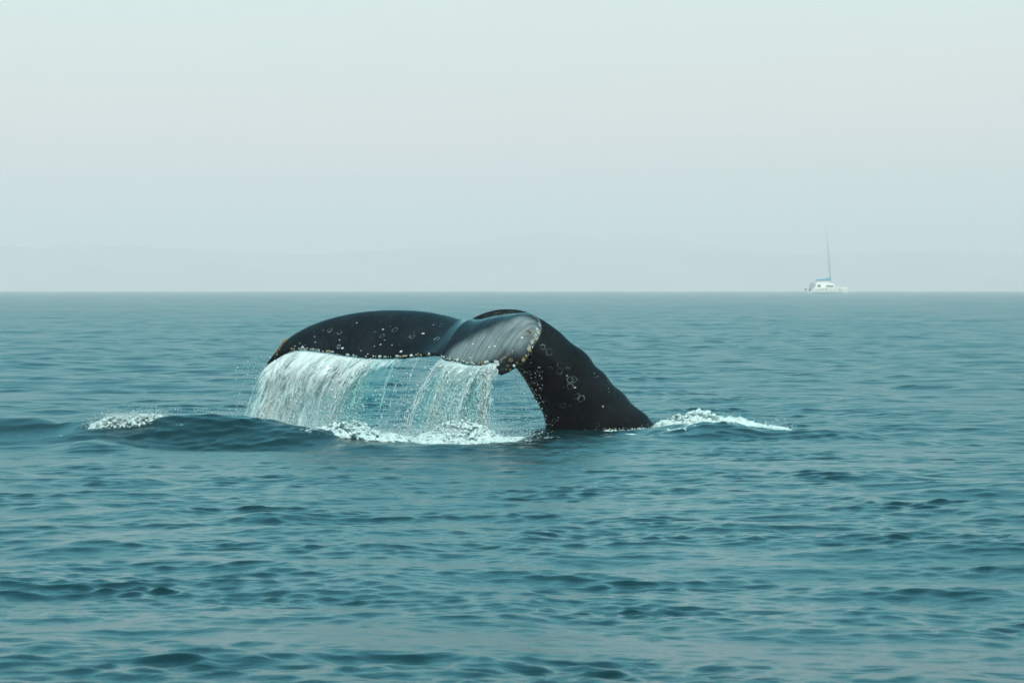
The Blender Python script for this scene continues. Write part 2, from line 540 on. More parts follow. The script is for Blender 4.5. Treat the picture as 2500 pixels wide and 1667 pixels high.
def stock_mesh():
    n, m = 130, 40
    u = np.linspace(0, len(ST) - 1, n)
    D, B, wd = st_D(u), st_V(u), st_w(u)[:, 0]
    c = (D + B) / 2; a = (D - B) / 2
    V = np.zeros((n, m, 3))
    t = np.linspace(0, 1, n)
    for i in range(n):
        yaw = R(62 - 30 * sstep(.45, 1.0, t[i]))     # lateral direction turns towards the fluke span
        lat = np.array([math.cos(yaw), -math.sin(yaw), -0.05])
        ai = a[i] / np.linalg.norm(a[i])
        lat = lat - ai * lat.dot(ai); lat /= np.linalg.norm(lat)
        for j in range(m):
            q = 2 * math.pi * j / m
            cs, sn = math.cos(q), math.sin(q)
            keel = 1 - (0.34 + 0.40 * sstep(.55, .75, t[i])) * max(cs, 0) ** 1.3 - 0.12 * max(-cs, 0) ** 2
            V[i, j] = c[i] + a[i] * cs + lat * wd[i] * sn * keel
    return V, n, m

def closed_grid(V, n, m, off):
    F = grid_faces(n, m, off, wrap=True)
    quads = [tuple(f) for f in F]
    for r in (0, n - 1):
        ring = [off + r * m + j for j in range(m)]
        quads.append(tuple(ring if r else ring[::-1]))
    return quads

def make_whale_mesh():
    V1, n1, m1 = fluke_mesh(); V2, n2, m2 = stock_mesh()
    verts = [tuple(v) for v in V1.reshape(-1, 3)] + [tuple(v) for v in V2.reshape(-1, 3)]
    faces = closed_grid(V1, n1, m1, 0) + closed_grid(V2, n2, m2, n1 * m1)
    me = bpy.data.meshes.new('tail_raw')
    me.from_pydata(verts, [], faces); me.update()
    bm = bmesh.new(); bm.from_mesh(me)
    bmesh.ops.recalc_face_normals(bm, faces=bm.faces)
    bm.to_mesh(me); bm.free()
    o = link(bpy.data.objects.new('tail_raw', me))
    r = o.modifiers.new('r', 'REMESH'); r.mode = 'VOXEL'; r.voxel_size = 0.015
    s_ = o.modifiers.new('s', 'SMOOTH'); s_.factor = 0.5; s_.iterations = 5
    dg = bpy.context.evaluated_depsgraph_get()
    out = bpy.data.meshes.new_from_object(o.evaluated_get(dg))
    out.name = 'tail'
    bpy.data.objects.remove(o); bpy.data.meshes.remove(me)
    for p in out.polygons: p.use_smooth = True
    return out

whale_me = make_whale_mesh()
whale_bvh = BVHTree.FromPolygons([v.co.copy() for v in whale_me.vertices], [tuple(p.vertices) for p in whale_me.polygons])
EYE = Vector((0, 0, CAM_H))
def skin(px, py):
    """point and normal of the whale's skin seen at a photo pixel"""
    hit = whale_bvh.ray_cast(EYE, ray(px, py).normalized())
    return (hit[0], hit[1]) if hit[0] is not None else (None, None)

RINGS = [(1325, 847, 6, .5), (1341, 859, 8, .22), (1294, 872, 7, .2), (1367, 890, 6, .5), (1366, 906, 7, .5), (1387, 893, 6, .25), (1392, 927, 7, .5),
    (1401, 926, 7, .45), (1392, 943, 7, .5), (1294, 920, 7, .45), (1317, 907, 6, .25), (1343, 900, 5, .25), (1408, 967, 7, .4), (1419, 973, 8, .85),
    (1375, 990, 7, .8), (1334, 983, 7, .45), (1458, 1037, 5, .2), (829, 811, 6, .3), (1006, 821, 6, .6), (1067, 827, 7, .7), (933, 820, 6, .25),
    (827, 846, 5, .7), (805, 806, 6, .5), (964, 805, 7, .2)]
def make_whale_material():
    m = Mat('wet_whale_skin')
    pos = m.pos()
    tcs = m.n('ShaderNodeTexCoord').outputs['Object']
    acc = None
    wob = m.n('ShaderNodeVectorMath', {0: m.n('ShaderNodeTexNoise', {'Vector': pos, 'Scale': 9.0}).outputs['Color'], 1: (.014, .014, .014)}, operation='MULTIPLY').outputs[0]
    wpos = m.n('ShaderNodeVectorMath', {0: pos, 1: wob}, operation='ADD').outputs[0]
    for px, py, r, st in RINGS:
        p, _ = skin(px, py)
        if p is None: continue
        p = p + Vector((.007, .007, .007))
        dd = m.n('ShaderNodeVectorMath', {0: wpos, 1: tuple(p)}, operation='DISTANCE').outputs['Value']
        e = m.math('ABSOLUTE', m.math('SUBTRACT', dd, r / 181 * 1.05))
        q = m.ramp(e, 0.009, 0.003, 0.0, st * .7)
        acc = q if acc is None else m.math('MAXIMUM', acc, q)
    gaps = m.ramp(m.noise(pos, 14, 3), .42, .58, .12, 1.0)
    rings = m.math('MULTIPLY', acc, gaps)
    # speckled pale patch along the belly edge of the stock
    sp = None
    for a, b in (((1275, 918), .10), ((1285, 938), .10), ((1296, 955), .10), ((1305, 968), .09), ((1300, 905), .07), ((1265, 905), .06)):
        p, _ = skin(*a)
        if p is None: continue
        dd = m.n('ShaderNodeVectorMath', {0: pos, 1: tuple(p)}, operation='DISTANCE').outputs['Value']
        q = m.ramp(dd, b * 1.7, b * .3)
        sp = q if sp is None else m.math('MAXIMUM', sp, q)
    vo = m.n('ShaderNodeTexVoronoi', {'Vector': pos, 'Scale': 38.0})
    spots = m.math('MULTIPLY', m.ramp(vo.outputs['Distance'], .30, .16), m.ramp(m.noise(pos, 20, 1), .48, .56))
    spots = m.math('MULTIPLY', spots, sp) if sp is not None else 0.0
    # sparse tiny pale scars all over
    vo2 = m.n('ShaderNodeTexVoronoi', {'Vector': pos, 'Scale': 15.0})
    tiny = m.math('MULTIPLY', m.ramp(vo2.outputs['Distance'], .13, .07), m.ramp(m.noise(pos, 5, 1), .60, .66))
    # long scratches along the chord
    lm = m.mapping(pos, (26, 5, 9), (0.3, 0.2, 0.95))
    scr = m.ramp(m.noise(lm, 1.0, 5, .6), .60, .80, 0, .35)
    pale = m.math('MAXIMUM', rings, m.math('MAXIMUM', spots, m.math('MULTIPLY', tiny, .6)), True)
    # worn pale crust along the edge of the near fluke
    cr = None
    for a, b in (((1318, 808), .05), ((1314, 824), .06), ((1306, 838), .06), ((1296, 850), .045), ((1320, 792), .04)):
        p, _ = skin(a[0] - 4, a[1])
        if p is None: continue
        dd = m.n('ShaderNodeVectorMath', {0: pos, 1: tuple(p)}, operation='DISTANCE').outputs['Value']
        q = m.ramp(dd, b * 1.3, b * .5)
        cr = q if cr is None else m.math('MAXIMUM', cr, q)
    crust = m.math('MULTIPLY', cr, m.ramp(m.noise(pos, 26, 4, .6), .47, .53))
    n1 = m.noise(pos, 2.2, 6, .6)
    skin_c = m.mix(m.ramp(n1, .3, .75), (.0022, .0023, .0027, 1), (.008, .008, .0095, 1))
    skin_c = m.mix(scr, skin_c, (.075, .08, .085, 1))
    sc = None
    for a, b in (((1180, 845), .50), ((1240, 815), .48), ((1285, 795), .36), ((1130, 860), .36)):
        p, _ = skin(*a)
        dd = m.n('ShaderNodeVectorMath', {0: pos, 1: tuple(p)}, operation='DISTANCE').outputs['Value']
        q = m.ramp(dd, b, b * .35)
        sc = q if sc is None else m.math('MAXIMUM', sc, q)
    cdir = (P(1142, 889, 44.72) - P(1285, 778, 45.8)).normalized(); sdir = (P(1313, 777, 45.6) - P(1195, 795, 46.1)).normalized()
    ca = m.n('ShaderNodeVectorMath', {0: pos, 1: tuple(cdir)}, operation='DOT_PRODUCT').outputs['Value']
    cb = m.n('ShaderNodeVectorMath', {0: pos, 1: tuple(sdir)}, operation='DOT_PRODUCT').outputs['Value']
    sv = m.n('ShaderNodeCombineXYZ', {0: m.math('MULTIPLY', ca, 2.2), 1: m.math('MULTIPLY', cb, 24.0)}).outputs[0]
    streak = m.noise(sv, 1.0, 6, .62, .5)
    painted_sheen = m.math('MULTIPLY', sc, m.ramp(streak, .26, .74, .36, 1.0), True)  # near fluke's wet grey sheen painted into skin colour, streaked like scarring
    skin_c = m.mix(painted_sheen, skin_c, (.19, .205, .21, 1))
    skin_c = m.mix(pale, skin_c, (.46, .46, .44, 1))
    skin_c = m.mix(crust, skin_c, (.62, .50, .40, 1))
    fine = m.noise(lm, 2.6, 4, .6)
    hgt = m.math('ADD', m.math('MULTIPLY', n1, .5), m.math('MULTIPLY', fine, .5))
    rg = m.ramp(m.noise(pos, 6, 5), .3, .7, .10, .24)
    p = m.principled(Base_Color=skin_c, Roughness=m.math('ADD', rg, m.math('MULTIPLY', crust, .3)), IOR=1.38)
    p.inputs['Specular IOR Level'].default_value = 0.17
    m.set(p.inputs['Normal'], m.bump(hgt, .55, .02))
    return m.done(p.outputs[0])

whale = tag(empty('humpback_whale', (1.2, 46.9, 0)), 'black humpback whale tail with wide flukes lifted out of the sea, streaming water', 'whale')
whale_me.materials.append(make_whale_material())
tail = link(bpy.data.objects.new('tail', whale_me))
tail.parent = whale; tail.matrix_parent_inverse = whale.matrix_world.inverted()
tail.location = (0, 0, 0)
tail.matrix_parent_inverse.translation = -whale.location

# barnacles: ribbed cones with a dark crater
def barnacle_mesh(name, mats, n=9, h=.6, top=.45, seed=0):
    bm = bmesh.new()
    rr = random.Random(seed)
    prof = [(1.0, -.35), (1.0, 0.0), (.86, h * .5), (top + .16, h), (top, h * .97), (top * .7, h * .62)]
    rows = []
    for k, (r, z) in enumerate(prof):
        row = []
        for j in range(n * 2):
            a = math.pi * j / n
            rib = 1 + (.10 if j % 2 else -.06) * (1 if k < 4 else 0)
            row.append(bm.verts.new((r * rib * math.cos(a) * (1 + .08 * rr.random()), r * rib * math.sin(a), z * (1 + .1 * rr.random()))))
        rows.append(row)
    for k in range(len(rows) - 1):
        for j in range(n * 2):
            f = bm.faces.new((rows[k][j], rows[k][(j + 1) % (2 * n)], rows[k + 1][(j + 1) % (2 * n)], rows[k + 1][j]))
            f.material_index = 1 if k >= 4 else 0
    f = bm.faces.new(rows[-1]); f.material_index = 1
    me = bpy.data.meshes.new(name); bm.to_mesh(me); bm.free()
    for q in mats: me.materials.append(q)
    return me
M_ochre = simple('ochre_barnacle_shell', (.30, .17, .05), .55, .85, 1.6)
M_pale = simple('pale_barnacle_shell', (.62, .58, .54), .5, .35, 1.5)
M_crater = simple('dark_barnacle_mouth', (.035, .018, .01), .6)
BM = [barnacle_mesh('ochre_barnacle', (M_ochre, M_crater), 7, .75, .5, 1), barnacle_mesh('pale_barnacle', (M_pale, M_pale), 5, .35, .35, 2)]
def barnacle(kind, p, nrm, r, sx=1.0):
    o = bpy.data.objects.new('barnacle', BM[kind])
    q = nrm.to_track_quat('Z', 'Y')
    o.rotation_mode = 'QUATERNION'; o.rotation_quaternion = q @ Vector((0, 0, 1)).rotation_difference(Vector((0, 0, 1)))
    o.scale = (r * sx, r, r)
    link(o, whale)
    o.location = p - whale.location
    return o
rb = random.Random(5)
for px, py, r in ((871, 788, 3), (851, 803, 4), (892, 800, 3), (913, 802, 3), (935, 804, 3), (939, 830, 4), (1033, 814, 4), (1058, 793, 4), (770, 835, 4), (829, 830, 3),
        (810, 843, 4), (836, 850, 4), (881, 856, 6), (914, 845, 3), (929, 841, 5), (957, 842, 4), (980, 838, 6), (979, 858, 6), (898, 864, 4), (768, 822, 3), (789, 806, 3), (969, 803, 3),
        (720, 845, 3), (732, 838, 3), (745, 842, 3), (1160, 853, 5), (1194, 847, 4), (1208, 845, 4), (1134, 867, 3), (1180, 865, 4), (1251, 856, 3), (1148, 873, 3), (1155, 840, 3), (1275, 824, 3),
        (1336, 942, 4), (1419, 1006, 3), (1393, 990, 3), (1363, 1019, 3), (1472, 992, 3), (1395, 1025, 4), (1486, 948, 3), (1491, 956, 3), (1296, 886, 3), (1316, 897, 3), (1384, 917, 4), (1404, 946, 5),
        (1290, 935, 4), (1297, 948, 5), (1283, 925, 4), (1305, 962, 4), (1301, 975, 3), (1290, 912, 3), (1311, 972, 3), (1088, 832, 5), (1174, 804, 6)):
    p, n_ = skin(px, py)
    if p is not None and rb.random() < .68:
        barnacle(1, p, n_, r / 181 * rb.choice((.25, .35, .45, .6, .75)), rb.uniform(.7, 1.9))
# crusted trailing edge
uu = []
for a_, b_, k in ((.9, 4.0, 34), (4.0, 9.6, 46), (10.3, 17.2, 52)):
    uu += list(np.sort([rb.uniform(a_, b_) for _ in range(k)]))
for u_ in uu:
    q = Vector(fl_T([u_])[0]); l_ = Vector(fl_L([u_])[0]); dirc = (q - l_).normalized()
    loc, n_, _, _ = whale_bvh.find_nearest(q + dirc * .02 + Vector((0, -.03, rb.uniform(-.01, .05))))
    barnacle(1 if rb.random() < .9 else 0, loc, n_, rb.choice((.007, .009, .011, .013, .019)), rb.uniform(.8, 1.6))
# big ochre clusters on both tips
for px, py, r in ((1294, 857, 6), (1247, 880, 6), (1262, 886, 6), (1277, 880, 7), (1255, 893, 6), (1268, 897, 6), (1240, 893, 5), (1284, 870, 5), (1272, 890, 5), (1260, 902, 6), (1246, 903, 5), (1236, 902, 4),
        (1310, 771, 5), (1304, 773, 4), (1317, 774, 4), (1300, 848, 4), (1290, 866, 4)):
    p, n_ = skin(px, py)
    if p is None:
        q = P(px, py, 44.8); p, n_, _, _ = whale_bvh.find_nearest(q)
    barnacle(0 if rb.random() < .93 else 1, p, n_, r / 181 * rb.uniform(.45, 1.05))
for px, py, r in ((669, 858, 7), (672, 866, 6), (675, 852, 5), (683, 846, 6), (688, 841, 5), (692, 835, 6), (697, 831, 6), (700, 835, 5), (680, 852, 5)):
    loc, n_, _, _ = whale_bvh.find_nearest(P(px, py, 47.5))
    barnacle(0, loc, n_, r / 181 * rb.uniform(.5, .95))

# ------------------------------------------------------------------ the catamaran
def box_bm(bm, x0, x1, y0, y1, z0, z1, tx=0.0):
    v = [bm.verts.new(c) for c in ((x0, y0, z0), (x1, y0, z0), (x1, y1, z0), (x0, y1, z0), (x0 + tx, y0, z1), (x1 - tx, y0, z1), (x1 - tx, y1, z1), (x0 + tx, y1, z1))]
    for f in ((3, 2, 1, 0), (4, 5, 6, 7), (0, 1, 5, 4), (1, 2, 6, 5), (2, 3, 7, 6), (3, 0, 4, 7)):
        bm.faces.new([v[i] for i in f])
def part(name, bm, mat, parent, smooth=False, bevel=0.0):
    bmesh.ops.recalc_face_normals(bm, faces=bm.faces)
    if bevel:
        bmesh.ops.bevel(bm, geom=list(bm.edges), offset=bevel, segments=2, affect='EDGES', clamp_overlap=True)
    me = bpy.data.meshes.new(name); bm.to_mesh(me); bm.free()
    if smooth:
        for p in me.polygons: p.use_smooth = True
    me.materials.append(mat)
    o = bpy.data.objects.new(name, me)
    return link(o, parent)
def tube_bm(bm, pts, rad, n=8):
    rows = []
    for i, p in enumerate(pts):
        p = Vector(p)
        t = (Vector(pts[min(i + 1, len(pts) - 1)]) - Vector(pts[max(i - 1, 0)])).normalized()
        a = t.orthogonal().normalized(); b = t.cross(a)
        r = rad[i] if isinstance(rad, (list, tuple)) else rad
        rows.append([bm.verts.new(p + a * r * math.cos(2 * math.pi * j / n) + b * r * math.sin(2 * math.pi * j / n)) for j in range(n)])
    for i in range(len(rows) - 1):
        for j in range(n):
            bm.faces.new((rows[i][j], rows[i][(j + 1) % n], rows[i + 1][(j + 1) % n], rows[i + 1][j]))
    bm.faces.new(rows[0][::-1]); bm.faces.new(rows[-1])
def make_catamaran():
    D = 1600.0
    k = D / F_PX                                   # metres per photo pixel at that distance
    root = tag(empty('catamaran', ((2019 - 1250) / F_PX * D, D, -drop(D) - 0.1)), 'white sailing catamaran with tall bare mast and turquoise sail cover on the horizon', 'sailboat')
    white = simple('white_gelcoat', (.86, .75, .69), .35, .06, .3)
    glass = simple('dark_cabin_glass', (.02, .025, .028), .1, .2, 1)
    teal = simple('turquoise_sail_cover', (.0, .30, .50), .8, .25, .8)
    grey = simple('grey_spar', (.40, .41, .41), .4, .1, 1)
    dark = simple('dark_rubber', (.03, .035, .04), .6, .4, 1)
    tealc = simple('blue_green_canvas', (.08, .30, .33), .8, .3, 1)
    X = lambda px: (px - 2019) * k
    # two hulls with raked sterns and plumb bows
    for yc in (-3.6, 3.6):
        bm = bmesh.new(); rows = []
        for px, wb, zt, zb in ((1974, .75, .55, -.35), (1980, .95, 1.5, -.5), (1986, 1.05, 2.45, -.6), (2000, 1.15, 2.75, -.65), (2020, 1.15, 2.8, -.65), (2040, 1.0, 2.8, -.6), (2056, .65, 2.85, -.5), (2065, .22, 2.9, -.4), (2067.5, .06, 2.9, -.2)):
            x = X(px)
            rows.append([bm.verts.new((x, yc + s * wb * f, zb + (zt - zb) * g)) for s, f, g in ((-1, .25, 0), (-1, .85, .35), (-1, 1, .75), (-1, .97, 1.0), (1, .97, 1.0), (1, 1, .75), (1, .85, .35), (1, .25, 0))])
        for a, b in zip(rows, rows[1:]):
            for j in range(8): bm.faces.new((a[j], a[(j + 1) % 8], b[(j + 1) % 8], b[j]))
        bm.faces.new(rows[0]); bm.faces.new(rows[-1][::-1])
        h = part('hull', bm, white, root)
        bm = bmesh.new(); box_bm(bm, X(1978), X(2064), yc - 1.08, yc + 1.08, -.32, .10); part('waterline_stripe', bm, dark, h)
        for px in (2003, 2013, 2046):
            bm = bmesh.new(); box_bm(bm, X(px), X(px + 4), yc - 1.17, yc - 1.10, 1.75, 2.1); part('porthole', bm, glass, h)
    bm = bmesh.new(); box_bm(bm, X(1985), X(2056), -3.0, 3.0, 1.3, 2.78); part('bridge_deck', bm, white, root, bevel=.1)
    # cabin and flybridge
    bm = bmesh.new()
    prof = [(1989, 2.75), (1990, 4.9), (1999, 5.5), (2024, 5.3), (2034, 4.4), (2037, 2.75)]
    rows = [[bm.verts.new((X(px), s * (2.9 if z < 3 else 2.55), z)) for px, z in prof] for s in (-1, 1)]
    for j in range(len(prof)):
        j2 = (j + 1) % len(prof)
        bm.faces.new((rows[0][j], rows[0][j2], rows[1][j2], rows[1][j]))
    bm.faces.new(rows[0][::-1]); bm.faces.new(rows[1])
    cab = part('cabin', bm, white, root, bevel=.08)
    for x0, x1, z0, z1 in ((1993, 2003.5, 3.1, 3.95), (2014, 2034, 3.05, 3.7)):
        for s in (-1, 1):
            bm = bmesh.new(); y0, y1 = sorted((s * 2.70, s * 2.95)); box_bm(bm, X(x0), X(x1), y0, y1, z0, z1, .3); part('window', bm, glass, cab)
    bm = bmesh.new(); box_bm(bm, X(1992), X(2006), -2.2, 2.2, 5.45, 5.75); part('flybridge_rail', bm, simple('dark_grey_rail', (.22, .22, .23), .5), cab)  # rail in plain dark grey
    # bimini over the cockpit and its frame
    bm = bmesh.new(); box_bm(bm, X(1977), X(1992), -2.8, 2.8, 3.9, 4.15); part('cockpit_awning', bm, tealc, root, bevel=.06)
    for y in (-2.6, 2.6):
        bm = bmesh.new(); tube_bm(bm, [(X(1978), y, 2.3), (X(1982), y, 4.9), (X(1988), y, 4.6)], .14); part('davit', bm, dark, root)
        bm = bmesh.new(); tube_bm(bm, [(X(1985), y, 2.5), (X(1985), y, 4.0)], .1); part('awning_post', bm, dark, root)
    # mast raked aft, boom under its cover, stays
    top = (X(2018), 0, (711 - 548) * k); foot = (X(2028), 0, 4.9)
    bm = bmesh.new(); tube_bm(bm, [foot, tuple((a + b) / 2 for a, b in zip(foot, top)), top], [.24, .22, .13], 10); mast = part('mast', bm, grey, root, True)
    bm = bmesh.new(); tube_bm(bm, [(X(2014.5), 0, top[2] - .1), (X(2021), 0, top[2] - .1)], .09); part('masthead_crossbar', bm, grey, mast)
    for z, w_ in ((14.0, 2.3), (22.0, 1.7)):
        f = (z - foot[2]) / (top[2] - foot[2]); x = foot[0] + (top[0] - foot[0]) * f
        bm = bmesh.new(); tube_bm(bm, [(x, -w_, z), (x, w_, z)], .07); part('spreader', bm, grey, mast)
    bm = bmesh.new(); tube_bm(bm, [(X(1991), 0, 6.35), (X(2000), 0, 6.45), (X(2012), 0, 6.55), (X(2022), 0, 6.75), (X(2028.6), 0, 7.0)], [.22, .34, .48, .62, .78], 10); part('sail_cover', bm, teal, root, True)
    bm = bmesh.new(); tube_bm(bm, [(X(1988), 0, 5.95), (X(2028), 0, 6.0)], .14); part('boom', bm, grey, root)
    for e in ((X(2066), 0, 3.1), (X(2022), -4.4, 2.8), (X(2022), 4.4, 2.8)):
        bm = bmesh.new(); tube_bm(bm, [(top[0], 0, top[2] - 1.5), e], .022, 5); part('stay', bm, grey, root)
    # bow rail
    for y in (-3.6, 3.6):
        bm = bmesh.new(); tube_bm(bm, [(X(2055), y, 2.8), (X(2056), y, 3.9), (X(2064), y, 4.0), (X(2066), y, 2.9)], .05, 6); part('bow_rail', bm, grey, root)
    bm = bmesh.new(); box_bm(bm, X(2056), X(2057.5), -3.6, 3.6, 2.3, 2.75); part('crossbeam', bm, grey, root)
    # dinghy hanging at the stern
    dg_ = tag(empty('dinghy', (X(1972) + root.location.x, D - 0.5, root.location.z)), 'small dark inflatable dinghy hanging at the stern of the catamaran', 'dinghy')
    bm = bmesh.new()
    for y in (-1.7, 1.7):
        pass
    tube_bm(bm, [(-1.1, -1.9, 1.9), (-1.1, 1.9, 1.95)], .42, 10); part('float_tube', bm, dark, dg_, True)
    bm = bmesh.new(); tube_bm(bm, [(.9, -1.9, 1.6), (.9, 1.9, 1.65)], .42, 10); part('float_tube', bm, dark, dg_, True)
    bm = bmesh.new(); box_bm(bm, -1.0, .9, -1.7, 1.7, 1.45, 1.65); part('floor_board', bm, grey, dg_)
    bm = bmesh.new(); box_bm(bm, .5, 1.3, -2.6, -2.0, .7, 2.3, .1); part('outboard_motor', bm, dark, dg_, bevel=.08)
    return root
make_catamaran()

# ------------------------------------------------------------------ falling water, spray and foam
def water_white(name, transp, body, rough=.15):
    m = Mat(name)
    df = m.n('ShaderNodeBsdfDiffuse', {'Color': body})
    tr = m.n('ShaderNodeBsdfTranslucent', {'Color': body})
    a = m.n('ShaderNodeMixShader', {0: .5}); m.set(a.inputs[1], df.outputs[0]); m.set(a.inputs[2], tr.outputs[0])
    gl = m.n('ShaderNodeBsdfGlossy', {'Color': (1, 1, 1, 1), 'Roughness': rough})
    fr = m.n('ShaderNodeFresnel', {'IOR': 1.33})
    b = m.n('ShaderNodeMixShader'); m.set(b.inputs[0], m.math('MULTIPLY', fr.outputs[0], .8)); m.set(b.inputs[1], a.outputs[0]); m.set(b.inputs[2], gl.outputs[0])
    tp = m.n('ShaderNodeBsdfTransparent', {'Color': (.96, 1, 1, 1)})
    c = m.n('ShaderNodeMixShader'); m.set(c.inputs[0], transp); m.set(c.inputs[1], b.outputs[0]); m.set(c.inputs[2], tp.outputs[0])
    return m, c
M_drop, sh_ = water_white('spray_drop', .15, (.90, .90, .89, 1)); M_drop = M_drop.done(sh_.outputs[0])
M_strand, sh_ = water_white('water_strand', .35, (.88, .90, .89, 1)); M_strand = M_strand.done(sh_.outputs[0])

ICO_V = None
def ico():
    global ICO_V, ICO_F
    if ICO_V is None:
        bm = bmesh.new(); [bm.verts.new(c_) for c_ in ((1, 0, 0), (-1, 0, 0), (0, 1, 0), (0, -1, 0), (0, 0, 1), (0, 0, -1))]; bm.verts.ensure_lookup_table(); [bm.faces.new([bm.verts[i_] for i_ in f_]) for f_ in ((0, 2, 4), (2, 1, 4), (1, 3, 4), (3, 0, 4), (2, 0, 5), (1, 2, 5), (3, 1, 5), (0, 3, 5))]; bm.verts.index_update()
        bm.verts.ensure_lookup_table()
        ICO_V = np.array([v.co for v in bm.verts]); ICO_F = np.array([[v.index for v in f.verts] for f in bm.faces]); bm.free()
    return ICO_V, ICO_F
def drops_object(name, pos, rad, mat, parent=None, stretch=None):
    v, f = ico()
    pos = np.asarray(pos); rad = np.asarray(rad)
    sc = np.ones((len(pos), 1, 3)) if stretch is None else np.asarray(stretch)[:, None, :]
    V = pos[:, None, :] + v[None] * rad[:, None, None] * sc
    F = f[None] + (np.arange(len(pos)) * len(v))[:, None, None]
    return mesh_np(name, V.reshape(-1, 3), F.reshape(-1, 3), mat, True, parent)

G = 9.81
def launch(u):
    """start point and velocity of water leaving the trailing edge at station u"""
    p = fl_T(u) + np.array([0, -.01, -.02])
    vx = np.interp(u, [0, 2, 5, 8.5, 10.5, 13, 15.5, 17.5], [-1.25, -1.15, -1.0, -.9, -1.1, -.85, -.4, -.1])
    v = np.stack([vx, np.full_like(vx, -.25), np.full_like(vx, -.25)], -1)
    return p, v
def path(p, v, t):
    q = p + v * t[..., None]
    q[..., 2] -= .5 * G * t ** 2
    return q
def t_hit(p, v, z=0.0):
    return (v[..., 2] + np.sqrt(v[..., 2] ** 2 + 2 * G * np.maximum(p[..., 2] - z, .05))) / G

